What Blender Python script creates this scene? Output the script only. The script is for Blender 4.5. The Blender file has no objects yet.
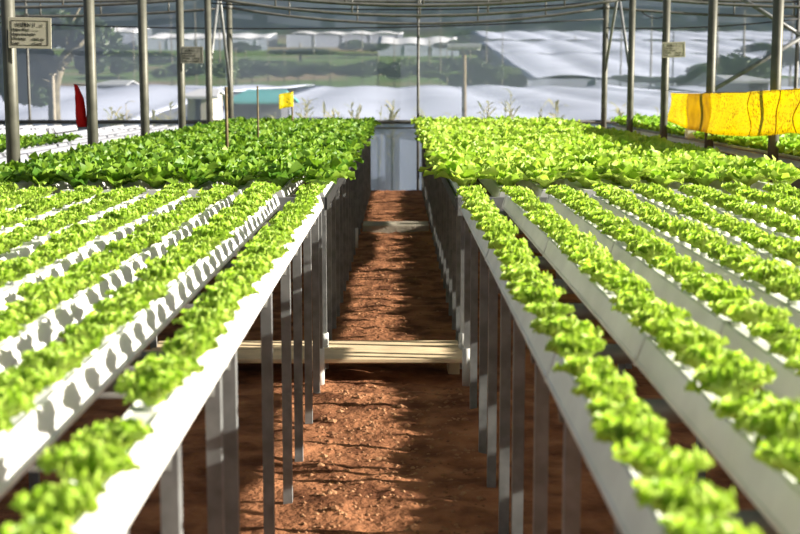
import bpy, math, random
from math import sin, cos, pi, radians as R
from mathutils import Vector, Matrix
random.seed(7)
S = bpy.context.scene
COL = S.collection

# ------------------------------------------------------------ camera, sky, sun, exposure
FPX, CAMZ, HY, HX = 1350.0, 1.46, 85.0, 398.0
cam_d = bpy.data.cameras.new('camera')
cam = bpy.data.objects.new('camera', cam_d); COL.objects.link(cam)
cam.location = (0, 0, CAMZ)
cam.rotation_euler = (pi/2 - math.atan((267-HY)/FPX), 0, -2/FPX)
cam_d.sensor_width = 36.0
cam_d.lens = 36*FPX/800
cam_d.clip_start = .05; cam_d.clip_end = 3000
cam_d.dof.use_dof = True; cam_d.dof.focus_distance = 6.6; cam_d.dof.aperture_fstop = 4.6
S.camera = cam

SUN_EL, SUN_AZ = 19.3, 7.0           # elevation; degrees turned from +X towards the camera
w = bpy.data.worlds.new('sky'); S.world = w; w.use_nodes = True
wn = w.node_tree; bg = wn.nodes['Background']
sky = wn.nodes.new('ShaderNodeTexSky'); sky.sky_type = 'NISHITA'; sky.sun_disc = False
sky.sun_elevation = R(SUN_EL); sky.sun_rotation = R(90+SUN_AZ); sky.dust_density = 2.0
wn.links.new(sky.outputs[0], bg.inputs[0]); bg.inputs[1].default_value = .045
sd = bpy.data.lights.new('sun', 'SUN'); sd.energy = 10.0; sd.angle = R(.55); sd.color = (1, .93, .80)
sun = bpy.data.objects.new('sun', sd); COL.objects.link(sun)
to_sun = Vector((cos(R(SUN_EL))*cos(R(SUN_AZ)), -cos(R(SUN_EL))*sin(R(SUN_AZ)), sin(R(SUN_EL))))
sun.rotation_euler = to_sun.to_track_quat('Z', 'Y').to_euler(); sun.location = (6, -2, 12)
S.view_settings.view_transform = 'Standard'; S.view_settings.look = 'None'
S.view_settings.gamma = 1; S.view_settings.use_curve_mapping = False
S.view_settings.exposure = .65
S.cycles.max_bounces = 8; S.cycles.transparent_max_bounces = 24; S.cycles.use_denoising = True

def at(px, py, Y):
    """point of the place seen at pixel (px,py) of the photograph, at distance Y"""
    v = cam.rotation_euler.to_matrix() @ Vector(((px-400)/FPX, (267-py)/FPX, -1))
    return Vector((0, 0, CAMZ)) + v*(Y/v.y)

# ------------------------------------------------------------ materials
def mat(name, color, rough=.6, metal=0, noise=0, nscale=8, c2=None, bump=0, bscale=40, spec=.4):
    m = bpy.data.materials.new(name); m.use_nodes = True
    nt = m.node_tree; b = nt.nodes['Principled BSDF']
    b.inputs['Base Color'].default_value = (*color, 1); b.inputs['Roughness'].default_value = rough
    b.inputs['Metallic'].default_value = metal; b.inputs['Specular IOR Level'].default_value = spec
    tc = nt.nodes.new('ShaderNodeTexCoord')
    if noise or c2:
        n = nt.nodes.new('ShaderNodeTexNoise'); n.inputs['Scale'].default_value = nscale; n.inputs['Detail'].default_value = 6
        nt.links.new(tc.outputs['Object'], n.inputs['Vector'])
        r = nt.nodes.new('ShaderNodeValToRGB'); r.color_ramp.elements[0].position = .35; r.color_ramp.elements[1].position = .65
        c2 = c2 or tuple(c*(1-noise) for c in color)
        r.color_ramp.elements[0].color = (*c2, 1); r.color_ramp.elements[1].color = (*color, 1)
        nt.links.new(n.outputs['Fac'], r.inputs[0]); nt.links.new(r.outputs[0], b.inputs['Base Color'])
    if bump:
        n2 = nt.nodes.new('ShaderNodeTexNoise'); n2.inputs['Scale'].default_value = bscale; n2.inputs['Detail'].default_value = 8
        nt.links.new(tc.outputs['Object'], n2.inputs['Vector'])
        bp = nt.nodes.new('ShaderNodeBump'); bp.inputs['Strength'].default_value = bump; bp.inputs['Distance'].default_value = .02
        nt.links.new(n2.outputs['Fac'], bp.inputs['Height']); nt.links.new(bp.outputs[0], b.inputs['Normal'])
    return m

def leaf_mat(name, ca, cb, trans=.45, vein=.5):
    """leaf: varies from plant to plant and from leaf to leaf, lets light through"""
    m = bpy.data.materials.new(name); m.use_nodes = True
    nt = m.node_tree; N = nt.nodes; L = nt.links
    N.remove(N['Principled BSDF']); out = N['Material Output']
    geo = N.new('ShaderNodeNewGeometry'); oi = N.new('ShaderNodeObjectInfo')
    add = N.new('ShaderNodeMath'); add.operation = 'ADD'
    L.new(geo.outputs['Random Per Island'], add.inputs[0]); L.new(oi.outputs['Random'], add.inputs[1])
    fr = N.new('ShaderNodeMath'); fr.operation = 'FRACT'; L.new(add.outputs[0], fr.inputs[0])
    mix = N.new('ShaderNodeMix'); mix.data_type = 'RGBA'
    mix.inputs[6].default_value = (*ca, 1); mix.inputs[7].default_value = (*cb, 1)
    L.new(fr.outputs[0], mix.inputs[0])
    d = N.new('ShaderNodeBsdfDiffuse'); t = N.new('ShaderNodeBsdfTranslucent'); g = N.new('ShaderNodeBsdfGlossy')
    g.inputs['Roughness'].default_value = .5; g.inputs['Color'].default_value = (1, 1, 1, 1)
    L.new(mix.outputs[2], d.inputs[0])
    br = N.new('ShaderNodeMix'); br.data_type = 'RGBA'; br.blend_type = 'MULTIPLY'; br.inputs[0].default_value = 1
    br.inputs[7].default_value = (1.0, 1.08, .6, 1); L.new(mix.outputs[2], br.inputs[6]); L.new(br.outputs[2], t.inputs[0])
    m1 = N.new('ShaderNodeMixShader'); m1.inputs[0].default_value = trans
    L.new(d.outputs[0], m1.inputs[1]); L.new(t.outputs[0], m1.inputs[2])
    m2 = N.new('ShaderNodeMixShader'); m2.inputs[0].default_value = .03
    L.new(m1.outputs[0], m2.inputs[1]); L.new(g.outputs[0], m2.inputs[2])
    L.new(m2.outputs[0], out.inputs[0])
    return m

def film_mat(name, opacity, color, wrinkle=0):
    """polythene film: mostly clear, the rest scatters light both ways"""
    m = bpy.data.materials.new(name); m.use_nodes = True
    nt = m.node_tree; N = nt.nodes; L = nt.links
    N.remove(N['Principled BSDF']); out = N['Material Output']
    tr = N.new('ShaderNodeBsdfTransparent'); d = N.new('ShaderNodeBsdfDiffuse'); t = N.new('ShaderNodeBsdfTranslucent')
    d.inputs[0].default_value = (*color, 1); t.inputs[0].default_value = (*color, 1)
    m1 = N.new('ShaderNodeMixShader'); m1.inputs[0].default_value = .6
    L.new(d.outputs[0], m1.inputs[1]); L.new(t.outputs[0], m1.inputs[2])
    m2 = N.new('ShaderNodeMixShader'); m2.inputs[0].default_value = opacity
    L.new(tr.outputs[0], m2.inputs[1]); L.new(m1.outputs[0], m2.inputs[2]); L.new(m2.outputs[0], out.inputs[0])
    if wrinkle:
        tc = N.new('ShaderNodeTexCoord'); n = N.new('ShaderNodeTexNoise'); n.inputs['Scale'].default_value = 2.2; n.inputs['Detail'].default_value = 5
        L.new(tc.outputs['Object'], n.inputs['Vector'])
        mp = N.new('ShaderNodeMapRange'); mp.inputs[1].default_value = .3; mp.inputs[2].default_value = .75
        mp.inputs[3].default_value = opacity-wrinkle; mp.inputs[4].default_value = min(1, opacity+wrinkle)
        L.new(n.outputs['Fac'], mp.inputs[0]); L.new(mp.outputs[0], m2.inputs[0])
    return m

M = {}
M['soil'] = mat('red_soil', (.40, .175, .085), .95, c2=(.14, .055, .027), nscale=5, bump=.9, bscale=30, spec=.1)
M['steel'] = mat('galvanised_steel', (.27, .28, .28), .5, .25, noise=.35, nscale=14)
M['dark_steel'] = mat('weathered_steel', (.16, .16, .15), .6, .2, noise=.3, nscale=14)
M['post'] = mat('painted_post_steel', (.125, .125, .10), .5, .15, noise=.3, nscale=10)
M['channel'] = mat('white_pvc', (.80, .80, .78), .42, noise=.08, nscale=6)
M['channel_shaded'] = mat('shaded_pvc', (.78, .79, .74), .5, noise=.14, nscale=7)  # shaded copy of the white PVC, shade put into its tone
M['channel_dull'] = mat('dull_pvc', (.36, .37, .42), .6, noise=.2, nscale=6)  # white PVC in a duller bluish tone, dimming its sunlit sides by colour
M['sky_block'] = mat('sky_block_cloth', (.035, .05, .04), .9)  # dark cloth of the added, unseen skirts that block sky light
M['cap'] = mat('pvc_cap', (.62, .62, .60), .5)
M['cup'] = mat('white_foam', (.85, .85, .80), .8)
M['plank'] = mat('sawn_timber', (.85, .66, .42), .8, noise=.3, nscale=5)
M['concrete'] = mat('concrete', (.42, .37, .29), .9, noise=.25, nscale=8, bump=.3)
M['black'] = mat('black_plastic', (.02, .02, .02), .6)
M['sign'] = mat('sign_board', (.50, .48, .38), .6, noise=.06)
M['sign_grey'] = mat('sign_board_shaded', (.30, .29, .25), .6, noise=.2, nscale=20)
M['ink'] = mat('sign_ink', (.03, .03, .025), .7)
M['ink_faint'] = mat('sign_ink_worn', (.16, .15, .12), .7)
M['red'] = mat('red_cloth', (.78, .012, .016), .6)
M['bamboo'] = mat('bamboo', (.20, .15, .08), .7, noise=.4, nscale=20)
M['curly'] = leaf_mat('curly_lettuce_leaf', (.42, .63, .065), (.62, .79, .14), .46)
M['curly_l'] = leaf_mat('curly_lettuce_leaf_green', (.36, .57, .055), (.57, .75, .12), .46)
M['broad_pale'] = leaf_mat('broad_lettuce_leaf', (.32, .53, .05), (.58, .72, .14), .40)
M['broad_dark'] = leaf_mat('broad_lettuce_leaf_dark', (.08, .21, .016), (.29, .46, .045), .36)  # deeper green, partly this bench's shade put into the leaf colour
M['young'] = leaf_mat('young_lettuce_leaf', (.25, .48, .05), (.40, .62, .08), .4)
M['tree'] = leaf_mat('tree_leaf', (.018, .042, .016), (.05, .09, .028), .3)
M['tree_light'] = leaf_mat('bush_leaf', (.06, .11, .03), (.13, .19, .05), .3)
M['weed'] = leaf_mat('weed_leaf', (.34, .36, .12), (.75, .62, .30), .5)
M['bark'] = mat('pale_bark', (.24, .21, .15), .9, noise=.5, nscale=6)
M['film'] = film_mat('wall_film', .42, (.66, .75, 1.0))  # outdoor haze also put into the film's blue tint and opacity
M['film_low'] = film_mat('skirt_film', .82, (.50, .60, .88), .14)
M['film_roof'] = film_mat('roof_film', .12, (.9, .92, .95))
M['far_film'] = mat('greenhouse_sheeting', (.62, .67, .86), .6, noise=.12, nscale=.25)
M['far_white'] = mat('white_sheeting', (.80, .81, .88), .6, noise=.1, nscale=.3)
M['far_side'] = mat('shed_wall', (.12, .12, .14), .8, noise=.3, nscale=1)
M['turq'] = mat('turquoise_roof', (.10, .40, .42), .6, noise=.15, nscale=1)
M['grey_roof'] = mat('tin_roof', (.42, .44, .48), .5)
M['cream'] = mat('cream_wall', (.62, .58, .50), .8)

def thin(m, k):
    """let part of the light through a thin sheet"""
    nt = m.node_tree; b = nt.nodes['Principled BSDF']; t = nt.nodes.new('ShaderNodeBsdfTranslucent'); x = nt.nodes.new('ShaderNodeMixShader')
    x.inputs[0].default_value = k; out = nt.nodes['Material Output']
    if b.inputs['Base Color'].links: nt.links.new(b.inputs['Base Color'].links[0].from_socket, t.inputs[0])
    else: t.inputs[0].default_value = b.inputs['Base Color'].default_value
    nt.links.new(b.outputs[0], x.inputs[1]); nt.links.new(t.outputs[0], x.inputs[2]); nt.links.new(x.outputs[0], out.inputs[0])
    return m
def yellow_mat(name, dots=True):
    m = mat(name, (.93, .80, .02), .45, c2=(.88, .72, .015), nscale=5)
    nt = m.node_tree; N = nt.nodes; L = nt.links; b = N['Principled BSDF']
    src = b.inputs['Base Color'].links[0].from_socket
    tc = N.new('ShaderNodeTexCoord'); v = N.new('ShaderNodeTexVoronoi'); v.inputs['Scale'].default_value = 38
    L.new(tc.outputs['Object'], v.inputs['Vector'])
    n = N.new('ShaderNodeTexNoise'); n.inputs['Scale'].default_value = 3.5; L.new(tc.outputs['Object'], n.inputs['Vector'])
    th = N.new('ShaderNodeMath'); th.operation = 'MULTIPLY'; th.inputs[1].default_value = .60; L.new(n.outputs['Fac'], th.inputs[0])
    lt = N.new('ShaderNodeMath'); lt.operation = 'LESS_THAN'; L.new(v.outputs['Distance'], lt.inputs[0]); L.new(th.outputs[0], lt.inputs[1])
    k = N.new('ShaderNodeMath'); k.operation = 'MULTIPLY'; k.inputs[1].default_value = .7; L.new(lt.outputs[0], k.inputs[0])
    mx = N.new('ShaderNodeMix'); mx.data_type = 'RGBA'; mx.inputs[7].default_value = (.22, .12, .01, 1)
    L.new(k.outputs[0], mx.inputs[0]); L.new(src, mx.inputs[6]); L.new(mx.outputs[2], b.inputs['Base Color'])
    return m
M['yellow'] = yellow_mat('sticky_yellow_sheet')
M['yellow_brown'] = mat('sticky_yellow_sheet_browner', (.78, .60, .015), .5, c2=(.60, .42, .014), nscale=9)  # browner stretch of the yellow sheet
thin(M['yellow'], .55); thin(M['yellow_brown'], .5); thin(M['red'], .45)
M['crease'] = mat('sheet_crease', (.34, .20, .012), .6)  # dark brown for the folds, crease shade put into the colour

# ------------------------------------------------------------ mesh helpers
class MB:
    def __init__(s): s.v = []; s.f = []
    def box(s, x0, x1, y0, y1, z0, z1):
        n = len(s.v)
        s.v += [(x0,y0,z0),(x1,y0,z0),(x1,y1,z0),(x0,y1,z0),(x0,y0,z1),(x1,y0,z1),(x1,y1,z1),(x0,y1,z1)]
        s.f += [(n,n+3,n+2,n+1),(n+4,n+5,n+6,n+7),(n,n+1,n+5,n+4),(n+1,n+2,n+6,n+5),(n+2,n+3,n+7,n+6),(n+3,n,n+4,n+7)]
        return s
    def tube(s, pts, r, seg=10, cap=True):
        pts = [Vector(p) for p in pts]; n0 = len(s.v); rr = r if isinstance(r, (list, tuple)) else [r]*len(pts)
        d0 = (pts[1]-pts[0]).normalized(); up = Vector((0,0,1)) if abs(d0.z) < .9 else Vector((1,0,0))
        for i, p in enumerate(pts):
            d = (pts[min(i+1,len(pts)-1)]-pts[max(i-1,0)]).normalized()
            a = d.cross(up).normalized(); b = a.cross(d)
            for k in range(seg):
                t = 2*pi*k/seg; s.v.append(tuple(p + (a*cos(t)+b*sin(t))*rr[i]))
        for i in range(len(pts)-1):
            for k in range(seg):
                a = n0+i*seg+k; b = n0+i*seg+(k+1)%seg
                s.f.append((a, b, b+seg, a+seg))
        if cap:
            s.f.append(tuple(n0+k for k in range(seg))[::-1]); s.f.append(tuple(n0+(len(pts)-1)*seg+k for k in range(seg)))
        return s
    def prism(s, prof, y0, y1):
        """profile in x,z pulled along y"""
        n = len(s.v); k = len(prof)
        s.v += [(x, y0, z) for x, z in prof] + [(x, y1, z) for x, z in prof]
        for i in range(k):
            j = (i+1) % k; s.f.append((n+i, n+j, n+k+j, n+k+i))
        s.f.append(tuple(n+i for i in range(k))[::-1]); s.f.append(tuple(n+k+i for i in range(k)))
        return s
    def grid(s, P):
        n = len(s.v); a = len(P); b = len(P[0])
        for row in P: s.v += [tuple(p) for p in row]
        for i in range(a-1):
            for j in range(b-1):
                q = n+i*b+j; s.f.append((q, q+1, q+b+1, q+b))
        return s
    def add(s, o, m):
        n = len(s.v); s.v += [tuple(m @ Vector(p)) for p in o.v]; s.f += [tuple(n+i for i in f) for f in o.f]
    def mesh(s, name, mt, smooth=False):
        me = bpy.data.meshes.new(name); me.from_pydata(s.v, [], s.f); me.materials.append(mt)
        if smooth: me.polygons.foreach_set('use_smooth', [True]*len(me.polygons))
        me.update(); return me
    def obj(s, name, mt, parent=None, smooth=False):
        return link(name, s.mesh(name, mt, smooth), parent)
def link(name, data, parent=None, loc=(0,0,0)):
    o = bpy.data.objects.new(name, data); COL.objects.link(o); o.location = loc
    if parent: o.parent = parent
    return o
def tag(o, label=None, cat=None, group=None, kind=None):
    for k, v in (('label', label), ('category', cat), ('group', group), ('kind', kind)):
        if v: o[k] = v
    return o
def empty(name, loc=(0,0,0), label=None, cat=None, group=None):
    o = link(name, None, None, loc); o.empty_display_size = .1
    return tag(o, label, cat, group)
def bevel(o, wd=.003, seg=1):
    m = o.modifiers.new('bevel', 'BEVEL'); m.width = wd; m.segments = seg; m.limit_method = 'ANGLE'; return o
def ordn(n):
    return '%d%s' % (n, 'th' if 10 <= n % 100 <= 20 else {1:'st',2:'nd',3:'rd'}.get(n % 10, 'th'))
ORD = ['first','second','third','fourth','fifth','sixth','seventh','eighth','ninth','tenth','eleventh','twelfth']

# ------------------------------------------------------------ the setting
WALLY = 18.98
xs = [-9,-7,-5.5,-4.5,-3.6,-3,-2.6,-2,-1.5] + [-1.2+.03*i for i in range(81)] + [1.5,2,2.6,3,3.6,4.5,5.5,7,9.5]
ys = [-1+.5*i for i in range(9)] + [3.3+.035*i for i in range(448)]
from mathutils import noise as NZ
def gz(x, y):
    b = .022*NZ.noise(Vector((x*1.7, y*1.2, 0))) + .016*NZ.noise(Vector((x*6, y*6, 3))) + .010*NZ.noise(Vector((x*17, y*17, 9)))
    if 6.35 < y < 7.25 and abs(x) < 1.6: b -= .03
    return b - .012
fl = MB(); fl.grid([[(x, y, gz(x, y)) for x in xs] for y in ys])
f = fl.obj('floor', M['soil'], smooth=True); tag(f, kind='structure')
# clods and pebbles lying loose
peb = MB(); rr = random.Random(3)
ico = [(0,0,1),(.9,0,.3),(.28,.85,.3),(-.72,.53,.3),(-.72,-.53,.3),(.28,-.85,.3),(.72,.53,-.3),(-.28,.85,-.3),(-.9,0,-.3),(-.28,-.85,-.3),(.72,-.53,-.3),(0,0,-1)]
icf = [(0,1,2),(0,2,3),(0,3,4),(0,4,5),(0,5,1),(1,6,2),(2,7,3),(3,8,4),(4,9,5),(5,10,1),(6,7,2),(7,8,3),(8,9,4),(9,10,5),(10,6,1),(11,7,6),(11,8,7),(11,9,8),(11,10,9),(11,6,10)]
for i in range(1500):
    x = rr.uniform(-.35, .31); y = rr.choice((rr.uniform(3.4, 6.6), rr.uniform(7.2,13.5), rr.uniform(3.4,6.6))); s_ = rr.uniform(.004, .012) * (1.8 if rr.random() < .06 else 1)
    n = len(peb.v)
    peb.v += [(x+a*s_*rr.uniform(.7,1.3), y+b*s_*rr.uniform(.7,1.3), gz(x,y)+c*s_*.7) for a, b, c in ico]
    peb.f += [tuple(n+k for k in t) for t in icf]
tag(peb.obj('soil_clods', mat('soil_clod', (.42, .22, .11), .95, c2=(.17, .07, .03), nscale=9)), 'loose soil crumbs and grit scattered over the red earth path', 'soil', kind='stuff')

# outside ground, falling from the greenhouse and climbing to the wooded hill
def tz(x, y):
    P = [(18.9,-.10),(24,-.5),(32,-1.6),(95,-1.2),(110,.9),(150,3.3),(220,6.6),(300,11.5),(340,20),(420,45),(560,95),(700,120)]
    for (a, za), (b, zb) in zip(P, P[1:]):
        if y <= b: z = za+(zb-za)*max(0, (y-a)/(b-a)); break
    else: z = P[-1][1]
    if y > 300: z += (y-300)*.05*NZ.noise(Vector((x*.012, y*.01, 4))) + min(6,(y-300)*.08)*NZ.noise(Vector((x*.06, y*.06, 1))) + min(4,(y-300)*.06)*NZ.noise(Vector((x*.16, y*.16, 2)))
    return z + .0*x
ty = [18.99+.9*i for i in range(20)] + [38+4*i for i in range(66)] + [304+4*i for i in range(90)]
tx = [-420+12*i for i in range(23)] + [-150+3*i for i in range(101)] + [160+12*i for i in range(23)]
tm = MB(); tm.grid([[(x, y, tz(x, y)) for x in tx] for y in ty])
m = bpy.data.materials.new('hillside_ground'); m.use_nodes = True
nt = m.node_tree; N = nt.nodes; L = nt.links; b = N['Principled BSDF']; b.inputs['Roughness'].default_value = 1; b.inputs['Specular IOR Level'].default_value = 0
tc = N.new('ShaderNodeTexCoord'); sx = N.new('ShaderNodeSeparateXYZ'); L.new(tc.outputs['Object'], sx.inputs[0])
n1 = N.new('ShaderNodeTexNoise'); n1.inputs['Scale'].default_value = .06; n1.inputs['Detail'].default_value = 5; L.new(tc.outputs['Object'], n1.inputs['Vector'])
r1 = N.new('ShaderNodeValToRGB'); e = r1.color_ramp.elements
e[0].position = .35; e[0].color = (.22,.17,.12,1); e[1].position = .5; e[1].color = (.10,.16,.055,1); L.new(n1.outputs['Fac'], r1.inputs[0])
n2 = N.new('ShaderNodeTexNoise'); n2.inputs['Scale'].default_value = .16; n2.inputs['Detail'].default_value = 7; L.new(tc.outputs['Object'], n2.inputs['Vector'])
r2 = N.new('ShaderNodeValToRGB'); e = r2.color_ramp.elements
e[0].position = .4; e[0].color = (.012,.022,.030,1); e[1].position = .72; e[1].color = (.04,.058,.058,1); L.new(n2.outputs['Fac'], r2.inputs[0])  # forest colour leans blue, with distance haze put into it
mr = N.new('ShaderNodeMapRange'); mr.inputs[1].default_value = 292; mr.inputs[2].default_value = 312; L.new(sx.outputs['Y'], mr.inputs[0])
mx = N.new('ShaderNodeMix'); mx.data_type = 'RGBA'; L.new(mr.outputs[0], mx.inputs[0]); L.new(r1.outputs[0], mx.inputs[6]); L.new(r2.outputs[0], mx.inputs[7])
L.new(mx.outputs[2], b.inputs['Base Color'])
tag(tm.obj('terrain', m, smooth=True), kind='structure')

# film walls and ceiling of the greenhouse, and added skirts that block sky light
XL, XR, SPAN = -2.33, 2.87, 5.2
RAILZ = .95
wb = MB(); wb.grid([[(x, WALLY, z) for x in (-7.53, -5.13, -2.33, .28, 2.87, 5.53, 8.07)] for z in (RAILZ, 3.6)])
tag(wb.obj('wall_back', M['film']), kind='structure')
wl = MB(); wl.grid([[(x, WALLY+.02*sin(x*5), z) for x in [-7.53+.26*i for i in range(61)]] for z in (-.05, .3, .6, RAILZ)])
tag(wl.obj('wall_back', M['film_low'], smooth=True), kind='structure')
for nm, x in (('sky_block_left', -7.53), ('sky_block_right', 8.07)):  # unseen low skirts, added to cut sky light under the benches
    q = MB(); q.grid([[(x, y, z) for z in (-.06, .95)] for y in (-1.5, 4, 9, 14, WALLY)])
    tag(q.obj(nm, M['sky_block']), kind='structure')
q = MB(); q.grid([[(x, -1.0, z) for z in (-.06, .95)] for x in (-7.53, -2.33, 2.87, 8.07)])  # same kind of added skirt, unseen behind the camera
tag(q.obj('sky_block_front', M['sky_block']), kind='structure')
cl = MB()
for k in range(3):
    x0 = XL-SPAN+k*SPAN
    cl.grid([[(x0+SPAN*i/16, y, 2.72+1.2*sin(pi*i/16)) for i in range(17)] for y in (-1.5, 6, 12, WALLY)])
tag(cl.obj('ceiling', M['film_roof'], smooth=True), kind='structure')
t1 = MB().tube([(-7.53, WALLY-.05, RAILZ), (8.07, WALLY-.05, RAILZ)], .028)
tag(t1.obj('trim_1', M['dark_steel'], smooth=True), kind='structure')
t2 = MB().box(-7.53, 8.07, WALLY-.04, WALLY, .855, .875)
tag(t2.obj('trim_2', M['steel']), kind='structure')

# ------------------------------------------------------------ posts and roof trusses
FY = [1.75, 3.9, 6.05, 8.2, 10.35, 12.5, 14.65, 16.8, 18.93]
def post(x, y, label, r=.041):
    o = empty('greenhouse_post', (x, y, 0), label, 'post', 'steel posts carrying the roof')
    MB().tube([(0,0,-.05),(0,0,2.74)], r, 14).obj('post_shaft', M['post'], o, True)
    MB().tube([(0,0,2.50),(0,0,2.545)], r+.009, 14).obj('collar', M['dark_steel'], o, True)
    return o
pl = {8.2:'tall steel post carrying the printed garden sign', 10.35:'tall steel post beside the hanging red strip', 12.5:'tall steel post between the red strip and the small shaded sign',
      14.65:'tall steel post carrying the small shaded sign', 16.8:'steel post just beyond the small shaded sign, foot of a slanting brace', 18.93:'steel post in the film wall nearest the turquoise roof'}
pr = {10.35:'tall steel post behind the yellow sheet, nearest its free end', 12.5:'tall steel post behind the browner part of the yellow sheet', 14.65:'tall steel post carrying the small pale sign',
      16.8:'slim steel post just beyond the small pale sign', 18.93:'thick steel post in the film wall on the yellow sheet side of the aisle'}
for y in FY[3:]:
    if y in pl: post(XL, y, pl[y])
    if y in pr: post(XR, y, pr[y])
def wallpost(x, r, label):
    o = empty('wall_post', (x, WALLY-.05, 0), label, 'post')
    MB().tube([(0,0,-.05),(0,0,2.74)], r, 10).obj('post_shaft', M['dark_steel'], o, True)
    for z in (RAILZ, 2.4): MB().box(-.03,.03,-.02,.02,z-.035,z+.035).obj('clamp', M['dark_steel'], o)
wallpost(.28, .02, 'thin upright of the film wall at the end of the aisle')
wallpost(-5.13, .018, 'thin upright of the film wall behind the printed garden sign')
wallpost(5.53, .028, 'upright of the film wall crossed by two slanting braces')

def arc(x0, x1, zc, ze, n=15):
    return [(x0+(x1-x0)*i/(n-1), zc+(ze-zc)*(2*i/(n-1)-1)**2) for i in range(n)]
def truss(x0, Y, label, sag=.20):
    o = empty('roof_truss', (x0, Y, 2.5), label, 'roof truss', 'pipe trusses under the roof film')
    MB().tube([(p, 0, z-2.5) for p, z in arc(0, SPAN, 2.60, 2.66)], .019, 8).obj('top_chord', M['dark_steel'], o, True)
    bc = arc(0, SPAN, 2.50-sag, 2.52)
    MB().tube([(p, 0, z-2.5) for p, z in bc], .019, 8).obj('bottom_chord', M['dark_steel'], o, True)
    for k in (.16, .34, .5, .66, .84):
        zb = 2.50-sag+(.02+sag)*(2*k-1)**2; zt = 2.60+.06*(2*k-1)**2
        MB().tube([(SPAN*k, 0, zb-2.5), (SPAN*k, 0, zt-2.5)], .012, 6).obj('strut', M['dark_steel'], o, True)
for i, Y in enumerate(FY):
    n = len(FY)-i
    truss(XL, Y-.0, 'sagging pipe roof truss over the aisle, %s from the film wall' % ORD[n-1])
    if Y > 14:
        truss(XL-SPAN, Y, 'pipe roof truss on the printed garden sign side, %s from the film wall' % ORD[n-1], .1)
        truss(XR, Y, 'pipe roof truss on the yellow sheet side, %s from the film wall' % ORD[n-1], .1)
def strut_thing(name, a, b, r, label, mt='steel'):
    a = Vector(a); b = Vector(b)
    o = MB().tube([(0,0,0), tuple(b-a)], r, 8).obj(name, M[mt], None, True); o.location = a
    return tag(o, label, 'brace')
strut_thing('brace', (XL,16.84,1.58), (XL,17.85,2.62), .02, 'slanting pipe brace rising from the post beyond the shaded sign')
strut_thing('brace', (XL,18.89,1.42), (XL,17.95,2.62), .02, 'slanting pipe brace leaning on the wall post near the turquoise roof')
strut_thing('brace', (XR,16.84,1.58), (XR,17.85,2.62), .02, 'slanting pipe brace rising from the slim post beyond the pale sign')
strut_thing('brace', (XR,18.89,1.65), (XR,17.95,2.62), .02, 'slanting pipe brace leaning on the thick wall post')
strut_thing('brace', (4.55,18.86,2.74), (5.9,18.86,1.93), .03, 'slanting roof brace falling towards the frame edge above the yellow sheet')
strut_thing('brace', (4.2,18.80,1.30), (5.9,18.80,2.32), .03, 'slanting brace rising behind the yellow sheet and crossing another brace')
def cable(pts, r, label):
    o = MB().tube(pts, r, 6).obj('cable', M['black'], None, True); return tag(o, label, 'cable')
def sagging(x0, z0, x1, z1, y, s, n=14):
    return [(x0+(x1-x0)*i/n, y, z0+(z1-z0)*i/n-4*s*(i/n)*(1-i/n)) for i in range(n+1)]
cable(sagging(-7.4, 2.42, 2.83, 2.36, 18.86, .16), .011, 'black cable sagging under the trusses along the film wall')
cable(sagging(2.87, 2.24, 5.5, 2.36, 18.86, .05), .011, 'black cable from the thick wall post to the braced upright')
cable(sagging(XL, 2.46, XR, 2.50, 16.9, .10), .009, 'black cable slung between posts over the rear benches')
cable(sagging(3.35, 2.46, 3.75, 2.46, 18.85, .09, 10), .008, 'short looped wire hanging from the truss near the thick wall post')

# ------------------------------------------------------------ benches, channels
CHB, CHT = .85, .915                 # bottom and top of the growing channels
PITCH = .215
LX = [-.428-PITCH*i for i in range(9)]
RX = [.359+PITCH*i for i in range(8)]
RX9 = RX+[.359+PITCH*8]
def leg(o, x, y, sleeve=False, clip=0):
    l = MB().box(x-.016, x+.016, y-.016, y+.016, -.03, CHB-.003).obj('leg', M['steel'], o)
    if sleeve:
        MB().tube([(x,y,-.03),(x,y,.16)], .025, 14).obj('foot_sleeve', M['cap'], l, True)
    if clip:
        c = MB().box(x-.012, x+.020*clip, y-.02, y+.02, CHB-.05, CHB-.003)
        c.obj('bracket', M['dark_steel'], l)
def bench(label, ys_, xa, xb, name_x, inner, sleeves=()):
    o = empty('hydroponic_bench', ((xa+xb)/2, ys_[0], 0), label, 'bench', 'steel benches carrying the channels')
    ox, oy = (xa+xb)/2, ys_[0]
    for y in ys_:
        leg(o, inner-ox, y-oy, y in sleeves, 0)
    for i, y in enumerate(ys_):
        MB().tube([(xa-ox, y-oy, CHB-.027), (xb-ox, y-oy, CHB-.027)], .024, 8).obj('cross_beam', M['dark_steel'], o, True)
        if i % 3 == 0:
            leg(o, (xb if abs(xb) > abs(xa) else xa)*.985-ox, y-oy)
            leg(o, (xa+xb)/2-ox, y-oy)
    return o
ly = [1.3, 1.8, 2.26, 2.81, 3.08, 3.97, 4.66, 5.2, 5.8, 6.36, 6.62]
ry = [1.3, 1.9, 2.60, 3.17, 3.78, 4.26, 4.84, 5.36, 6.05, 6.62]
fy = [7.03+.53*i for i in range(23)]
bl = bench('steel-legged bench under the sunlit white channels in front', ly, LX[-1]-.05, LX[0]+.04, 'l', -.392, (6.62,))
br_ = bench('steel-legged bench under the grey shaded channels in front', ry, RX[0]-.04, RX[-1]+.05, 'r', .345, (6.62,))
bfl = bench('rear bench of dark broad lettuces with two bamboo stakes', fy, LX[-1]-.05, LX[0]+.04, 'l', -.392, (fy[0], fy[10]))
bfr = bench('rear bench of pale broad lettuces next to the yellow sheet', fy, RX9[0]-.04, RX9[-1]+.05, 'r', .345, (fy[0],))
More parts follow.
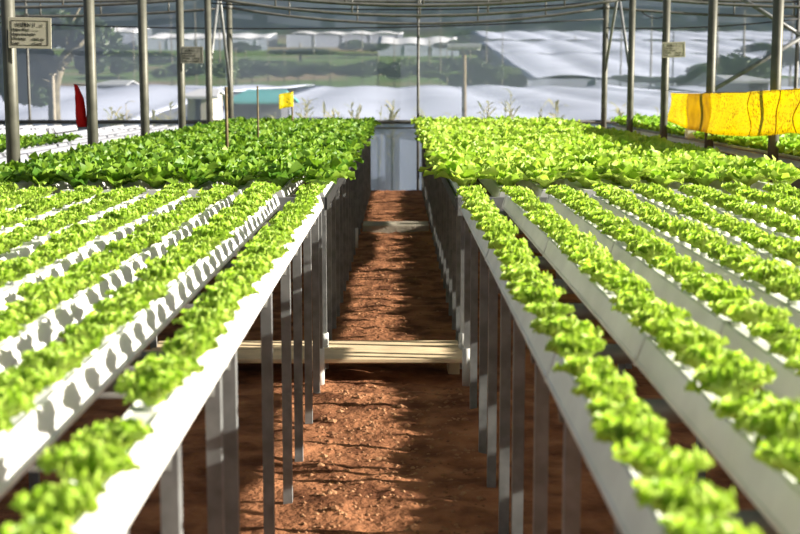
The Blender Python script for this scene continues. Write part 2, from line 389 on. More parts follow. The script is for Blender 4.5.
for b_, nm, X in ((bfl, 'l', LX), (bfr, 'r', RX9)):
    a, c = min(X)-.05, max(X)+.05; ox = b_.location.x; oy = b_.location.y
    MB().box(a-ox, c-ox, 6.95-oy, 6.985-oy, CHB-.06, CHB+.035).obj('front_rail', M['steel'], b_)
    xi = (-.372 if nm == 'l' else .302)
    MB().box(xi-.006-ox, xi+.006-ox, 6.95-oy, 18.7-oy, CHB-.03, CHT-.03).obj('side_rail', M['black'], b_)  # coloured black so the bench edge reads as shade

def chan_mesh(L_, lip=.004):
    """gutter pulled along y from 0 to L_: sloping sides, rolled lips, shallow ribbed lid"""
    h = CHT-CHB
    prof = [(-.050,0),(.050,0),(.0585,.001),(.0585,.010),(.054,.013),(.036,h-.004),(.030,h),(.024,h-.004),(-.024,h-.004),(-.030,h),(-.036,h-.004),(-.054,.013),(-.0585,.010),(-.0585,.001)]
    return MB().prism([(x*.90, z) for x, z in prof], 0, L_)
def cap_mb():
    h = CHT-CHB
    return MB().prism([(-.054,-.0022),(.054,-.0022),(.0545,.012),(.036,h),(.029,h+.003),(-.029,h+.003),(-.036,h),(-.0545,.012)], -.028, .006)
def joint_mb():
    h = CHT-CHB
    p = [(.0595,-.002),(.0600,.0115),(.0560,.0145),(.0375,h-.003),(.031,h+.0016)]
    p = [(x*.905, z) for x, z in p]
    return MB().prism([(-x, z) for x, z in p[:1]]+p+[(-x, z) for x, z in p[:0:-1]], -.012, .012)
def channel_proto(L_, mt, joints):
    return chan_mesh(L_).mesh('channel_body', M[mt]), cap_mb().mesh('end_cap', M['cap']), joint_mb().mesh('joint_sleeve', M['cap'])
def channel(protos, x, y0, y1, label, group, joints=()):
    body, cap, jn = protos
    o = empty('grow_channel', (x, y0, CHB), label, 'growing channel', group)
    link('channel_body', body, o)
    c = link('end_cap', cap, o, (0, y1-y0, 0)); c2 = link('end_cap', cap, o, (0, .02, 0))
    for j in joints: link('joint_sleeve', jn, o, (0, j-y0, 0))
    return o
NY0, NY1 = .95, 6.74
PW = channel_proto(NY1-NY0, 'channel', 0); PG = channel_proto(NY1-NY0, 'channel_shaded', 0)
for i, x in enumerate(LX):
    channel(PW, x, NY0, NY1, 'sunlit white growing channel, %s from the aisle on the front bench' % ORD[i] if i else 'sunlit white growing channel bordering the aisle on the front bench', 'white channels of the sunlit front bench', (2.9+.13*(i%3), 4.9+.1*(i%2)))
for i, x in enumerate(RX):
    channel(PG, x, NY0, NY1, 'grey shaded growing channel, %s from the aisle on the front bench' % ORD[i] if i else 'grey shaded growing channel bordering the aisle on the front bench', 'grey channels of the shaded front bench', (2.75+.17*(i%3), 4.7+.12*(i%2)))
FY0, FY1 = 7.02, 18.7
PF = channel_proto(FY1-FY0, 'channel', 0)
for i, x in enumerate(LX):
    channel(PF, x, FY0, FY1, 'rear channel hidden under dark broad lettuces, %s from the aisle' % ORD[i], 'channels of the rear benches')
for i, x in enumerate(RX9):
    channel(PF, x, FY0, FY1, 'rear channel hidden under pale broad lettuces, %s from the aisle' % ORD[i], 'channels of the rear benches')

# ------------------------------------------------------------ lettuces
def leaf(mb, L_, W, az, t0, t1, nL, nW, frill, freq, rnd, cup=.0, lobes=0, base=.006):
    ph = rnd.uniform(0, 6.28); ph2 = rnd.uniform(0, 6.28); ca, sa = cos(az), sin(az)
    r = base; z = 0; P = []
    for i in range(nL+1):
        u = i/nL; phi = t0+(t1-t0)*u**1.3
        if i: r += L_/nL*cos(phi); z += L_/nL*sin(phi)
        wd = W*(.16+.84*sin(pi*min(.86, .10+u*.78))**.8) * (1+lobes*sin(u*13+ph))
        if u > .93: wd *= .72
        row = []
        for j in range(nW+1):
            v = 2*j/nW-1
            d = frill*(u**.8)*(abs(v)**1.2*sin(freq*u*3+ph+(2.4 if v > 0 else 0)) + .6*u*u*sin(freq*v*1.1+ph2)) + cup*v*v*W
            rr_ = r - d*sin(phi) - .12*L_*u*v*v; zz = z + d*cos(phi)
            tt = v*wd*.5
            row.append((rr_*ca - tt*sa, rr_*sa + tt*ca, zz))
        P.append(row)
    mb.grid(P)
def curly_head(seed):
    rnd = random.Random(seed); mb = MB()
    n = 66
    for i in range(n):
        q = (i+.5)/n                                # 0 outer .. 1 heart
        az = i*2.39996+rnd.uniform(-.3,.3)
        L_ = (.080-.028*q)*rnd.uniform(.85,1.15)
        leaf(mb, L_, (.036-.013*q)*rnd.uniform(.85,1.15), az, R(48+38*q), R(12+58*q+rnd.uniform(-12,14)), 7, 6, .0115, 8.0, rnd, .10, .32)
    return mb
def broad_head(seed, nL, nW, n=20, spread=1.0):
    rnd = random.Random(seed); mb = MB()
    for i in range(n):
        q = (i+.5)/n; az = i*2.39996+rnd.uniform(-.3,.3)
        L_ = (.165-.06*q)*rnd.uniform(.85,1.15)
        leaf(mb, L_, (.092-.028*q)*rnd.uniform(.85,1.15), az, R(44+36*q), R(-14+72*q+rnd.uniform(-14,16))*spread, nL, nW, .017, 4.0, rnd, .16, .06, .008)
    return mb
NV = 7
curly_r = [curly_head(10+i).mesh('curly_head', M['curly'], True) for i in range(NV)]
curly_l = [curly_head(30+i).mesh('curly_head', M['curly_l'], True) for i in range(NV)]
cup_me = MB().tube([(0,0,-.03),(0,0,.006)], [.016,.020], 10).mesh('planting_cup', M['cup'], True)
rnd = random.Random(5)
def ordlab(i): return ORD[i] if i < 12 else ordn(i+1)
def plant_curly(x, y, me, label, group, sc):
    o = link('curly_lettuce', me, None, (x, y, CHT+.001)); tag(o, label, 'lettuce', group)
    o.rotation_euler = (rnd.uniform(-.12,.12), rnd.uniform(-.12,.12), rnd.uniform(0, 6.28)); o.scale = (sc, sc, sc*rnd.uniform(.9,1.15))
    c = link('planting_cup', cup_me, o)
NS = .160
def near_rows(X, meshes, side, word, gaps):
    for ri, x in enumerate(X):
        k = 0; y = NY1-.16
        ylim = max(1.45, abs(x)*FPX/400*.93-.25)
        while y > ylim:
            if (ri, k) not in gaps:
                lab = 'curly lettuce, %s from the far end of the %s %s channel from the aisle' % (ordn(k+1), ORD[ri], word)
                plant_curly(x-(.014 if ri == 0 else .007)*side+rnd.uniform(-.008,.008), y+rnd.uniform(-.02,.02), rnd.choice(meshes), lab, 'curly lettuces of the front benches', rnd.uniform(.84,1.06)*(.92 if ri == 0 else 1))
            k += 1; y -= NS
near_rows(LX, curly_l, -1, 'white', {(0, 28)})
near_rows(RX, curly_r, 1, 'grey', set())

def rear(X, mt, kind, word):
    hi = [broad_head((50 if word == 'dark' else 80)+i, 5, 5) for i in range(NV)]
    lo = [broad_head((50 if word == 'dark' else 80)+i, 3, 3, 15) for i in range(NV)]
    me = [h.mesh('broad_head', M[mt], True) for h in hi]
    rest = MB(); FS = .20
    nrow = int((18.55-7.16)/FS)
    for ri, x in enumerate(X):
        for k in range(nrow):
            y = 7.22+FS*k+rnd.uniform(-.03,.03); xx = x+rnd.uniform(-.02,.02)
            sc = rnd.uniform(.82,1.12); xx -= (.015 if x > 0 else -.015)*(ri == 0); sc *= 1.06 if ri == 0 else 1; rz = rnd.uniform(0,6.28); v = rnd.randrange(NV); zs = sc*rnd.uniform(.9,1.12)
            if k < 33:
                o = link(kind, me[v], None, (xx, y, CHT+.001)); o.rotation_euler = (0,0,rz); o.scale = (sc,sc,zs)
                tag(o, '%s broad-leaf lettuce, %s from the front in the %s row from the aisle' % (word, ordn(k+1), ORD[ri]), 'lettuce', '%s lettuces of the rear bench' % word)
            else:
                rest.add(lo[v], Matrix.Translation((xx, y, CHT+.001)) @ Matrix.Rotation(rz,4,'Z') @ Matrix.Diagonal((sc,sc,zs,1)))
    o = rest.obj(kind+'_mass', M[mt], None, True)
    tag(o, 'mass of %s broad-leaf lettuces on the distant half of the rear bench' % word, 'lettuce bed', None, 'stuff')
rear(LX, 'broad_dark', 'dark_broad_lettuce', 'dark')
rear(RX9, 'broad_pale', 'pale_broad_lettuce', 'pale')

# ------------------------------------------------------------ benches beyond the posts
def side_bench(label, X, y0, y1, mt, group, clabel, rail_x, sgn):
    xa, xb = min(X)-.06, max(X)+.06
    o = empty('hydroponic_bench', ((xa+xb)/2, y0, 0), label, 'bench', 'steel benches carrying the channels'); ox, oy = (xa+xb)/2, y0
    n = int((y1-y0)/.9)
    for i in range(n+1):
        y = y0+.1+(y1-y0-.2)*i/n
        MB().box(xa-ox, xb-ox, y-.02-oy, y+.02-oy, CHB-.05, CHB-.003).obj('cross_beam', M['dark_steel'], o)
        for x in (xa+.03, xb-.03): MB().box(x-ox-.016, x-ox+.016, y-oy-.016, y-oy+.016, -.03, CHB-.05).obj('leg', M['steel'], o)
    p = channel_proto(y1-y0, mt, 0)
    for i, x in enumerate(X):
        channel(p, x, y0, y1, clabel % ORD[i], group)
    return o
NLX = [-3.0-.2*i for i in range(5)]
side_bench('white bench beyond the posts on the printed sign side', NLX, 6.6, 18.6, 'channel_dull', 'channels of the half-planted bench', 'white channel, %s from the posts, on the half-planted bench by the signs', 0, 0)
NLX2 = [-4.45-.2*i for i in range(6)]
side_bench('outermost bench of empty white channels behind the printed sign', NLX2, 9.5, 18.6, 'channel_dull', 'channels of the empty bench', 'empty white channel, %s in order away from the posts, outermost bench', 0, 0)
NRX = [3.03+.2*i for i in range(9)]
sb = side_bench('bench of young lettuces running behind the yellow sheet', NRX, 2.2, 18.6, 'channel_shaded', 'channels of the bench behind the yellow sheet', 'grey channel, %s from the posts, on the bench behind the yellow sheet', 0, 0)
ox, oy = sb.location.x, sb.location.y
MB().tube([(2.955-ox, 2.2-oy, CHT+.005), (2.955-ox, 18.6-oy, CHT+.005)], .016, 8).obj('side_rail', M['steel'], sb, True)
MB().box(2.935-ox, 2.95-ox, 2.2-oy, 18.6-oy, CHB-.18, CHB-.06).obj('skirt_board', M['dark_steel'], sb)
young_mb = [broad_head(120+i, 4, 4, 11) for i in range(5)]
young = [q.mesh('young_head', M['young'], True) for q in young_mb]
def young_rows(X, ya, yb, st, word, size, where, meshes=None):
    rest = MB()
    for ri, x in enumerate(X):
        k = 0; y = ya
        while y < yb:
            p = (x+rnd.uniform(-.02,.02), y+rnd.uniform(-.03,.03), CHT+.001); s_ = size*rnd.uniform(.85,1.12); rz = rnd.uniform(0,6.28)
            if abs(x)*FPX/y < 420:
                o = link('young_lettuce', rnd.choice(meshes or young), None, p); k += 1
                o.scale = (s_,)*3; o.rotation_euler = (0,0,rz)
                tag(o, 'young lettuce, %s from the front, %s row %s' % (ordn(k), ORD[ri], where), 'lettuce', 'young lettuces '+where)
            elif ri < 3:
                rest.add(young_mb[0], Matrix.Translation(p) @ Matrix.Rotation(rz,4,'Z') @ Matrix.Scale(s_,4))  # unseen heads, added on the yellow sheet bench to shade the aisle
            y += st*(.66 if ri == 0 and size > 1 else 1)
    if rest.v: tag(rest.obj('young_lettuce_mass', M['young'], None, True), 'mass of young lettuces '+where+', outside the view', 'lettuce bed', None, 'stuff')
young_rows(NRX, 2.4, 18.5, .225, 'pale', 1.2, 'behind the yellow sheet')
young_rows(NLX[1:], 6.9, 13.4, .24, 'small', .66, 'on the half-planted bench by the signs', [q.mesh('young_head', M['broad_dark'], True) for q in young_mb])  # darker leaf here puts the bench's shade into the lettuce colour
o = empty('junction_box', (2.86, 13.5, CHT+.02), 'small grey box on the rail of the bench behind the yellow sheet', 'box')
o.location = (2.925, 13.45, CHT+.022)
bevel(MB().box(-.07,.07,-.06,.06,0,.10).obj('box_body', M['cap'], o), .008); MB().box(-.078,.078,-.068,.068,.10,.118).obj('lid', M['steel'], o)

# ------------------------------------------------------------ planks and kerb across the aisle
def plank(y0, y1, x0, x1, z0, z1, label, mt, nm, cat):
    o = bevel(MB().box(x0, x1, y0, y1, z0, z1).obj(nm, M[mt]), .006, 2); return tag(o, label, cat)
plank(6.72, 6.965, -1.33, .335, .06, .085, 'nearer pale timber plank lying across the aisle', 'plank', 'plank', 'plank')
plank(6.975, 7.22, -1.30, .325, .06, .085, 'farther pale timber plank lying across the aisle', 'plank', 'plank', 'plank')
for x in (-1.15, -.46, .295):
    plank(6.99, 7.2, x-.03, x+.03, -.06, .0595, {-1.15:'wooden bearer under the outer end of the aisle planks',-.46:'wooden bearer under the middle of the aisle planks',.295:'wooden bearer under the aisle end of the planks'}[x], 'plank', 'bearer', 'bearer')
plank(13.6, 14.05, -.36, .315, -.06, .05, 'low concrete kerb across the far part of the aisle', 'concrete', 'kerb', 'kerb')

# ------------------------------------------------------------ signs, sheets, stakes
def text(parent, s, x, z, size, mt, y=-.0075, sx=1):
    cu = bpy.data.curves.new('lettering', 'FONT'); cu.body = s; cu.size = size; cu.extrude = .0006; cu.space_character = 1.12 if size > .03 else 1
    if mt == 'ink': cu.offset = size*.005 if size > .03 else 0
    t = bpy.data.objects.new('lettering', cu); COL.objects.link(t)
    me = bpy.data.meshes.new_from_object(t.evaluated_get(bpy.context.evaluated_depsgraph_get()))
    bpy.data.objects.remove(t); bpy.data.curves.remove(cu)
    me.materials.clear(); me.materials.append(M[mt])
    o = link('lettering', me, parent, (x, y, z)); o.rotation_euler = (pi/2, 0, 0); o.scale = (sx, 1, 1); return o
def sign(px0, py0, px1, py1, Y, label, mt, lines, rot=0, tilt=0):
    a = at(px0, py0, Y); b = at(px1, py1, Y); W = b.x-a.x; H = a.z-b.z
    o = empty('garden_sign', ((a.x+b.x)/2, Y, (a.z+b.z)/2), label, 'sign'); o.rotation_euler = (0, tilt, rot)
    bevel(MB().box(-W/2, W/2, -.006, -.001, -H/2, H/2).obj('board', M[mt], o), .001)
    t = W*.009; m_ = W*.07; mz = H*.10
    fr = MB()
    for q in ((-W/2+m_, W/2-m_, H/2-mz-t, H/2-mz), (-W/2+m_, W/2-m_, -H/2+mz, -H/2+mz+t), (-W/2+m_, -W/2+m_+t, -H/2+mz, H/2-mz), (W/2-m_-t, W/2-m_, -H/2+mz, H/2-mz)):
        fr.box(q[0], q[1], -.0075, -.0058, q[2], q[3])
    fr.obj('border_line', M['ink'], o)
    for s, x, z, size, mm in lines: text(o, s, x*W, z*H, size*H, mm)
    MB().box(-W*.40-.02, -W*.40+.02, -.001, .020, -.02, .02).obj('clip', M['dark_steel'], o)
    return o
L1 = [('VƯỜN', -.31, .205, .165, 'ink'), ('I', .10, .20, .19, 'ink'), ('.. 2', .20, .20, .13, 'ink_faint'), ('Ngày trồng', -.39, .075, .115, 'ink'), (': ..........', .05, .075, .10, 'ink_faint'), ('Ngày thu hoạch', -.39, -.075, .115, 'ink'), (':', .05, -.075, .115, 'ink'),
      ('Số lượng', -.39, -.22, .115, 'ink'), (': 550 cây', .05, -.235, .115, 'ink'), ('Loại', -.39, -.365, .115, 'ink'), (': Corol', .05, -.375, .115, 'ink')]
sign(8, 17.5, 52, 48.5, 8.2-.062, 'pale printed garden sign headed in bold capitals on the nearest post', 'sign', L1, 0, .02)
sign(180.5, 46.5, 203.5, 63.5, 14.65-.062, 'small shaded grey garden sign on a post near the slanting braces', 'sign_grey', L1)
sign(662.5, 42, 685, 57.5, 14.65-.062, 'small pale garden sign on a post above the yellow sheet', 'sign', L1, 0, -.03)

# red strip hanging on a short rod from the post
o = empty('red_strip', tuple(at(75, 84, 10.35)), 'narrow red cloth strip hanging from a rod on a post', 'cloth strip')
P = []
for i in range(13):
    u = i/12; c = -.0+.055*u; hw = .006+.026*min(1, u*3); z = -.325*u
    P.append([(c-hw+.012*sin(u*5), -.018+.008*sin(u*7), z), (c+.1*hw, -.006+.008*sin(u*6), z), (c+hw+.008*sin(u*4), .022+.006*cos(u*5), z)])
s_ = MB().grid(P).obj('strip', M['red'], o, True); so = s_.modifiers.new('thick', 'SOLIDIFY'); so.thickness = .003
MB().tube([(-.01,0,-.003),(.128,0,-.012)], .004, 6).obj('rod', M['steel'], o)

# yellow sticky sheet along the posts
YX = 2.80
def sheet_x(y): return YX+.018*sin(y*2.3)+.010*sin(y*5.1+1)
def sheet_z(y):
    t = max(0, (13.9-y)/(13.9-9.4))
    top = 1.378+.062*t*t; bot = 1.09-.075*sin(pi*min(1,t*1.05))**.8+.036*t if t < .952 else 1.09+.036*t
    return bot, top
ysheet = empty('sticky_sheet', (YX, 11.5, 1.2), 'long yellow sticky insect sheet strung along the posts', 'insect trap sheet')
def sheet_part(ya, yb, n, nm, mt, off=0, zz=None):
    P = []
    for i in range(n+1):
        y = ya+(yb-ya)*i/n; b0, t0 = sheet_z(y)
        P.append([(sheet_x(y)-YX+off+.012*sin(v*5+y*3)-.015*(1-v), y-11.5, b0+(t0-b0)*v-1.2) for v in [k/8 for k in range(9)]])
    q = MB().grid(P).obj(nm, M[mt], ysheet, True); so = q.modifiers.new('thick', 'SOLIDIFY'); so.thickness = .003; so.offset = 0; return q
sheet_part(14.02, 12.98, 14, 'sheet_panel', 'yellow'); sheet_part(12.98, 12.20, 12, 'browner_panel', 'yellow_brown'); sheet_part(12.20, 8.9, 40, 'sheet_panel', 'yellow')
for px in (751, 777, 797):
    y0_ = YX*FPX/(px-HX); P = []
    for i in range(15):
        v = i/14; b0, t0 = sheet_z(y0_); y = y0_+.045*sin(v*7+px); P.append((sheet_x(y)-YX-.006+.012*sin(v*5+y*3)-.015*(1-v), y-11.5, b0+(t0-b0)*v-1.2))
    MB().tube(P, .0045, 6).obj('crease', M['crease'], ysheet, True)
MB().tube([(.03,14.62-11.5,.22),(0,13.86-11.5,.185),(0,11-11.5,.2),(0,8.9-11.5,.245)], .003, 5).obj('string', M['black'], ysheet)
for y in (12.5, 10.35):
    MB().tube([(sheet_x(y)-YX, y-11.5, .17), (.045, y-11.5, .175)], .004, 5).obj('tie', M['black'], ysheet)

def stake(px, pyt, pyb, Y, label, r):
    a = at(px, pyt, Y); o = MB().tube([(0,0,CHT-.02), (0.0,0,a.z)], [r, r*.8], 8).obj('bamboo_stake', M['bamboo'], None, True)
    x = a.x; xs_ = min(LX, key=lambda q: abs(q-x)); o.location = (a.x, Y, 0); tag(o, label, 'stake')
stake(226, 87, 150, 9.9, 'taller bamboo stake standing among the dark lettuces', .013)
stake(257.5, 86, 143, 11.6, 'slimmer bamboo stake nearer the yellow square among the dark lettuces', .009)
a = at(286, 100.5, 16.6)
o = empty('sticky_trap', (a.x, 16.6, a.z), 'small yellow sticky square on a short stick above the dark lettuces', 'insect trap'); o.rotation_euler.z = R(38); o.scale = (1.2, 1.2, 1.12)
q = MB().grid([[(-.085+.16*i/4, .02*sin(i*1.2), -.095+.16*j/4+.03*i/4) for j in range(5)] for i in range(5)]).obj('trap_sheet', M['yellow'], o, True); so = q.modifiers.new('thick','SOLIDIFY'); so.thickness = .004
MB().tube([(.085, .015, .11), (.085, .015, CHT-a.z)], .010, 6).obj('stick', M['bamboo'], o, True)

# ------------------------------------------------------------ outside: sheeted greenhouses, sheds, trees, weeds
def sheeted(name, x0, x1, ya, yb, za, zb, arch, ah, label, cat='greenhouse', mt='far_film', group=None, side='far_film', posts=True):
    """wide greenhouse: scalloped sheet roof climbing from za (front) to zb (back), low walls, a row of front posts"""
    o = empty(name, ((x0+x1)/2, ya, tz((x0+x1)/2, ya)), label, cat, group); cx, cy, cz = o.location
    n = max(6, int((x1-x0)/arch*6)); P = []
    for k in range(7):
        t = k/6; y = ya+(yb-ya)*t
        P.append([(x0+(x1-x0)*i/n-cx, y-cy, za+(zb-za)*t+ah*abs(sin(pi*(x0+(x1-x0)*i/n)/arch))+.25*ah*sin(t*9+i*.35)-cz) for i in range(n+1)])
    q = MB().grid(P).obj('roof', M[mt], o, True); so = q.modifiers.new('thick','SOLIDIFY'); so.thickness = .03
    zf = tz(cx, ya)-cz-.4; zk = tz(cx, yb)-cz-.4
    MB().box(x0-cx+.05, x1-cx-.05, .05, .12, zf, za-cz+.02).obj('front_wall', M[side], o)
    MB().box(x0-cx+.05, x1-cx-.05, yb-cy-.1, yb-cy-.03, min(zk, zb-cz-.6), zb-cz).obj('back_wall', M[side], o)
    if posts:
        m_ = int((x1-x0)/arch)+1
        for i in range(m_):
            x = x0+i*arch-cx
            if x < x1-cx: MB().box(x-.05, x+.05, -.02, .05, zf, za-cz).obj('front_post', M['grey_roof'], o)
    return o
G = 'white sheeted greenhouses in the valley'
sheeted('valley_greenhouse', -5.45, 14, 33, 92, .5, 1.30, 4.0, .16, 'broad white sheeted greenhouse filling the valley just beyond the film wall', group=G)
sheeted('valley_greenhouse', -16, -5.6, 30, 44, .6, 1.30, 3.2, .15, 'pale sheeted greenhouse behind the red strip and the shed', group=G)
sheeted('valley_greenhouse', -18, -5.6, 48, 92, 1.12, 1.34, 4.0, .14, 'pale sheeted greenhouse just behind the small tin-roofed shed', group=G)
sheeted('valley_greenhouse', 15, 36, 36, 84, .5, 1.30, 4.0, .16, 'white sheeted greenhouse beyond the bench behind the yellow sheet', group=G)
sheeted('valley_greenhouse', 9.5, 42, 100, 138, 1.9, 4.6, 5, .25, 'long white greenhouse climbing the slope behind the thick wall post', group=G)
sheeted('valley_greenhouse', 11, 62, 150, 190, 4.6, 7.4, 6, .3, 'middle white greenhouse terrace on the far slope', group=G)
sheeted('valley_greenhouse', 13, 75, 205, 250, 8.0, 11.0, 6, .3, 'highest white greenhouse terrace below the wooded hill', group=G)
sheeted('valley_greenhouse', -44, -22, 232, 250, 9.1, 10.6, 5, .3, 'white greenhouse strip below the hill behind the shaded sign', mt='far_white', group=G)
sheeted('valley_greenhouse', -20, 1, 246, 262, 10.4, 11.4, 5, .3, 'white greenhouse strip below the hill left of the thin upright', mt='far_white', group=G)
sheeted('valley_greenhouse', -3, 9, 200, 212, 7.2, 8.6, 4, .3, 'small white greenhouse in the fields by the thin upright', mt='far_white', group=G)
sheeted('valley_greenhouse', -70, -46, 240, 256, 10.4, 12.0, 5, .3, 'white greenhouse strip far away behind the big tree', mt='far_white', group=G)

def shed(px0, px1, pyt, pyr, pyb, Y, dep, roof, wall, label):
    a = at(px0, pyr, Y); b = at(px1, pyb, Y); rt = at(px0, pyt, Y+dep)
    o = empty('shed', ((a.x+b.x)/2, Y, b.z), label, 'shed'); W = (b.x-a.x)/2; H = a.z-b.z; RH = rt.z-b.z
    MB().box(-W, W, 0, dep, -2.9, H).obj('wall', M[wall], o)
    q = MB().grid([[(x, -.25, H-.02) for x in (-W-.15, W+.15)], [(x, dep*.98, max(RH, H+.12)) for x in (-W*.85, W*.85)], [(x, dep*1.4, H*.7) for x in (-W-.15, W+.15)]]).obj('roof', M[roof], o)
    so = q.modifiers.new('thick','SOLIDIFY'); so.thickness = .05
    MB().box(-W*.3, W*.1, -.03, .02, -1.6, H*.75).obj('doorway', M['black'], o)
shed(232, 281, 89.5, 100.5, 108, 29.5, 2.4, 'turq', 'far_side', 'low shed with a turquoise roof behind the film wall')
shed(97, 124, 80, 84, 93, 44.6, 1.9, 'grey_roof', 'far_side', 'small tin-roofed shed behind the post by the red strip')
shed(187, 212, 93, 95, 111, 27, 1.6, 'far_white', 'cream', 'cream shed end beyond the post with the shaded sign')
shed(734, 768, 77, 80, 96, 29, 2, 'grey_roof', 'far_side', 'dark shed above the yellow sheet near the film wall')
shed(686, 718, 75, 77, 84, 94, 3, 'grey_roof', 'far_side', 'long dark shed far off between two posts above the yellow sheet')

def foliage(seed, blobs, n, size):
    rnd = random.Random(seed); mb = MB()
    for i in range(n):
        c, rad = rnd.choice(blobs)
        while True:
            v = Vector((rnd.uniform(-1,1), rnd.uniform(-1,1), rnd.uniform(-1,1)))
            if .25 < v.length < 1: break
        p = Vector(c) + Vector((v.x*rad[0], v.y*rad[1], v.z*rad[2]))
        q = Vector((rnd.gauss(0,1), rnd.gauss(0,1), rnd.gauss(.6,1))).normalized(); a = q.orthogonal().normalized(); b = q.cross(a); s_ = size*rnd.uniform(.6,1.3)
        k = len(mb.v); mb.v += [tuple(p-a*s_), tuple(p-b*s_*.5+q*s_*.2), tuple(p+a*s_), tuple(p+b*s_*.5+q*s_*.2)]; mb.f.append((k,k+1,k+2,k+3))
    return mb
bush_me = []
for i in range(4):
    rb = random.Random(200+i)
    bl = [((rb.uniform(-.55,.55), rb.uniform(-.4,.4), rb.uniform(.35,.75)), (rb.uniform(.3,.5), rb.uniform(.3,.5), rb.uniform(.2,.36))) for _ in range(6)]
    bush_me.append(foliage(210+i, bl, 1300, .085))
bd = [b_.mesh('crown', M['tree'], False) for b_ in bush_me]; blt = [b_.mesh('crown', M['tree_light'], False) for b_ in bush_me]
trunk_me = MB().tube([(0,0,-.25),(.02,0,.2),(0,.02,.5)], [.05,.04,.025], 7).mesh('trunk', M['bark'], True)
def bush(px, pyt, pyb, Y, wpx, light, label, group='trees scattered over the valley'):
    x = at(px, pyb, Y).x; z0 = at(px, pyb, Y).z; g = tz(x, Y); H = max(.4, at(px, pyt, Y).z-z0); W = wpx/FPX*Y
    o = empty('tree', (x, Y, z0), label, 'tree', group)
    c = link('crown', rnd.choice(blt if light else bd), o); c.scale = (W, W, H); c.rotation_euler = (0,0,rnd.uniform(0,6.28))
    t = link('trunk', trunk_me, o); t.scale = (W*.6, W*.6, max(H, (z0-g)/.25+.1))
hedge = [(236,60,80,108,26,0),(252,57,80,112,24,0),(268,60,79,106,22,0),(284,62,78,108,20,0),(298,59,79,111,22,1),(314,62,77,107,18,0),(330,60,78,110,24,1),(346,63,78,106,16,0),(362,61,79,104,22,0),(378,58,80,109,26,0),(394,60,81,105,26,0),(409,57,80,110,22,1),
         (429,59,79,104,26,0),(447,56,78,108,22,0),(470,57,76,112,26,0),(486,60,80,97,24,0),(502,64,81,96,19,1),(440,70,80,98,24,1)]
for i, h in enumerate(hedge):
    bush(*h[:5], h[5], '%s in the hedge line across the valley, %s from the turquoise shed side' % ('pale bushy tree' if h[5] else 'dark bushy tree', ordn(i+1)))
for i, (px, a_, b_, Y, wv, li, lab) in enumerate([
    (118,50,70,110,30,0,'dark round tree behind the post by the red strip'),(134,57,78,105,28,0,'dark bush right behind the nearer valley shed'),(160,50,66,130,40,0,'wide dark tree between two posts by the shaded sign'),(172,62,80,100,24,1,'pale bush in the field below the shaded sign'),
    (196,60,82,96,30,0,'dark bush just under the shaded sign'),(220,58,80,100,26,1,'pale bush behind the slanting brace'),(105,40,60,150,28,0,'far tree beside the big forked tree'),(245,40,54,180,24,0,'far dark tree left of the white strip'),(355,38,52,190,22,0,'far tree in front of the white strip'),(372,42,52,190,26,0,'low far tree beyond the hedge line'),
    (452,38,52,185,24,0,'far dark tree beside the lamp post'),(462,30,44,262,30,0,'tall far tree above the lamp post'),(300,48,56,170,50,0,'long far bush above the green field'),(500,33,42,270,24,0,'far tree above the white terraces'),(575,40,50,195,30,0,'low far bush on the white terraces'),
    (620,74,84,96,30,0,'low dark bush past the thick wall post'),(650,76,84,96,36,0,'low dark bush below the pale sign'),(672,76,85,97,30,1,'pale low bush below the pale sign'),(742,50,86,95,54,0,'large dark rounded tree above the yellow sheet'),(768,40,62,144,46,0,'dark far tree behind the braced upright'),(716,62,84,90,36,0,'dark bush beside the large rounded tree'),(790,44,70,96,40,0,'dark tree near the braced upright'),
    (700,24,40,270,40,0,'far dark tree below the hill by the yellow sheet post'),(640,26,38,275,34,0,'far dark tree below the hill near the pale sign')]):
    bush(px, a_, b_, Y, wv, li, lab)

# big forked tree behind the printed sign
Y = 28.0
o = empty('forked_tree', (at(55,112,Y).x, Y, tz(-7,Y)), 'big forked tree with pale bark behind the printed garden sign', 'tree')
ox, oz = o.location.x, o.location.z
def tp(px, py, dy=0): p = at(px, py, Y+dy); return (p.x-ox, p.y-Y, p.z-oz)
MB().tube([(0,0,-.3), tp(54,104), tp(55,88), tp(58,76), tp(62,66)], [.16,.12,.10,.09,.08], 10).obj('trunk', M['bark'], o, True)
for pts, r_ in (([tp(62,66), tp(70,56,.1), tp(79,49,.3), tp(86,43,.2)], [.10,.085,.06,.04]), ([tp(60,70), tp(64,56), tp(70,48,-.2), tp(80,45,-.3), tp(90,36)], [.10,.08,.065,.05,.03]),
                ([tp(58,76), tp(44,62,.3), tp(30,50,.3), tp(18,34,.2)], [.08,.06,.04,.03]), ([tp(70,56), tp(66,40), tp(72,22), tp(80,8)], [.06,.045,.03,.02]), ([tp(56,86), tp(42,80,.4), tp(25,76,.6)], [.05,.04,.02])):
    MB().tube(pts, r_, 7).obj('branch', M['bark'], o, True)
bl = [(tp(px, py, dy), (w_*Y/FPX, .6, h_*Y/FPX)) for px, py, w_, h_, dy in ((30,40,26,16,.4),(15,60,26,22,.6),(52,26,28,14,.2),(84,30,22,16,.5),(104,42,16,14,.4),(20,88,24,16,.6),(42,66,18,18,1),(92,62,16,12,.9),(66,34,22,12,.8),(8,28,24,18,.5),(38,95,16,10,.8))]
foliage(301, bl, 7500, .10).obj('crown', M['tree'], o)

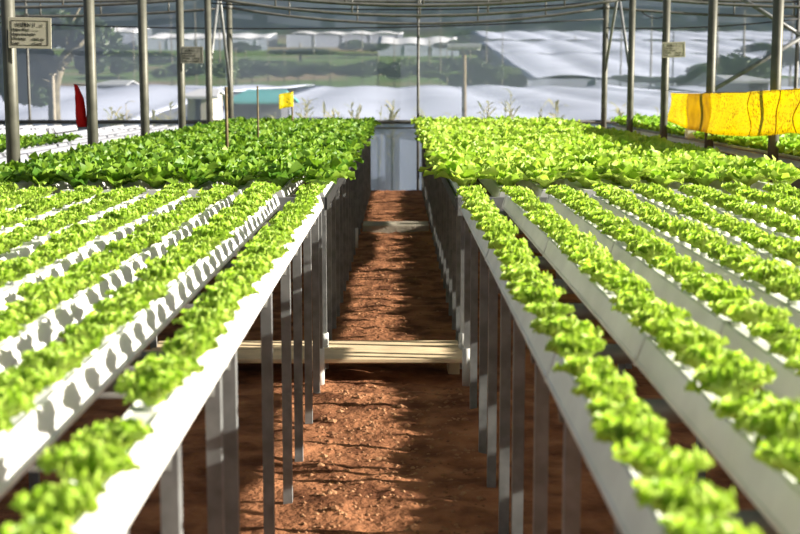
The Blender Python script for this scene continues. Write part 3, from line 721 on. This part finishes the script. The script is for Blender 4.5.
# street lamp outside
a = at(465, 114, 31); o = empty('lamp_post', (a.x, 31, tz(a.x,31)), 'brown wooden lamp post with a flat head outside the film wall', 'lamp post'); oz = tz(a.x,31)
top = at(464, 47, 31).z-oz
MB().tube([(0,0,-.1),(-.03,0,top)], [.06,.05], 8).obj('pole', M['bamboo'], o, True)
MB().box(-.42,.36,-.1,.1,top-.02,top+.08).obj('lamp_head', M['grey_roof'], o); MB().box(-.40,.34,-.08,.08,top-.07,top-.02).obj('lamp_glass', M['cup'], o)
a = at(54, 115, 24.5); o = empty('stub_pole', (a.x, 24.5, tz(a.x,24.5)), 'pale concrete stub pole outside beside the forked tree', 'pole'); oz = tz(a.x,24.5)
MB().tube([(0,0,-.1),(0,0,at(54,75,24.5).z-oz)], .035, 8).obj('shaft', M['concrete'], o, True); MB().box(-.05,.05,-.05,.05,at(54,75,24.5).z-oz,at(54,73.5,24.5).z-oz).obj('cap', M['concrete'], o)

# weeds standing outside against the film
def weed(px, pyt, Y, nb, label, lean=0):
    a = at(px, 118, Y); x = a.x; g = tz(x, Y); H = at(px, pyt, Y).z-g
    o = empty('weed', (x, Y, g), label, 'weed', 'weeds outside the film wall'); st = MB(); lf = MB(); rw = random.Random(int(px*7))
    for i in range(nb):
        az = rw.uniform(0,6.28); h = H*rw.uniform(.75,1); d = rw.uniform(.02,.10)
        tipx, tipy = cos(az)*d+lean, sin(az)*d
        st.tube([(0,0,-.05),(tipx*.3,tipy*.3,h*.5),(tipx,tipy,h)], [.012,.009,.005], 5)
        for k in range(12):
            t = rw.uniform(.45,1); b_ = MB(); leaf(b_, rw.uniform(.10,.24), .04, rw.uniform(0,6.28), R(60), R(rw.uniform(-30,50)), 3, 2, .004, 4, rw)
            lf.add(b_, Matrix.Translation((tipx*t, tipy*t, h*t)))
    st.obj('stem', M['weed'], o, True); lf.obj('leaf_spray', M['weed'], o, True)
for px, pt, Yw, nb, lab in [(108,101,21,3,'dry weed outside behind the red strip post'),(119,99,21.4,4,'bushy dry weed between two posts'),(128,103,21,3,'short dry weed between two posts'),(156,98,21.6,4,'tall dry weed right of a post'),(172,102,21,3,'dry weed left of the shaded sign post'),(236,104,20.8,3,'short weed in front of the turquoise shed'),(275,103,21.2,3,'weed beside the small yellow square'),
    (303,93,21.6,5,'taller green weed right of the yellow square'),(324,99,21,3,'dry weed above the dark lettuces'),(336,104,20.8,2,'thin short weed above the dark lettuces'),(355,98,21.2,4,'pale dry weed above the dark lettuces'),(378,104,21,3,'short pale weed near the thin upright'),(392,99,21.4,4,'pale weed left of the thin upright'),(422,106,20.9,2,'short weed right of the thin upright'),
    (448,106,21,2,'dark short weed left of the lamp post'),(487,98,21.5,5,'leafy weed right of the lamp post'),(506,93,21.8,3,'tall thin weed above the pale lettuces'),(518,107,20.8,2,'short weed above the pale lettuces'),(546,103,21.2,3,'weed in front of the white sheeting'),(559,104,21,3,'dry weed left of the thick wall post'),(616,107,21,3,'dry weed right of the thick wall post'),(640,108,21.2,3,'dry weed below the pale sign'),(655,105,21.3,4,'yellowish weed below the pale sign')]:
    weed(px, pt, Yw, nb, lab)
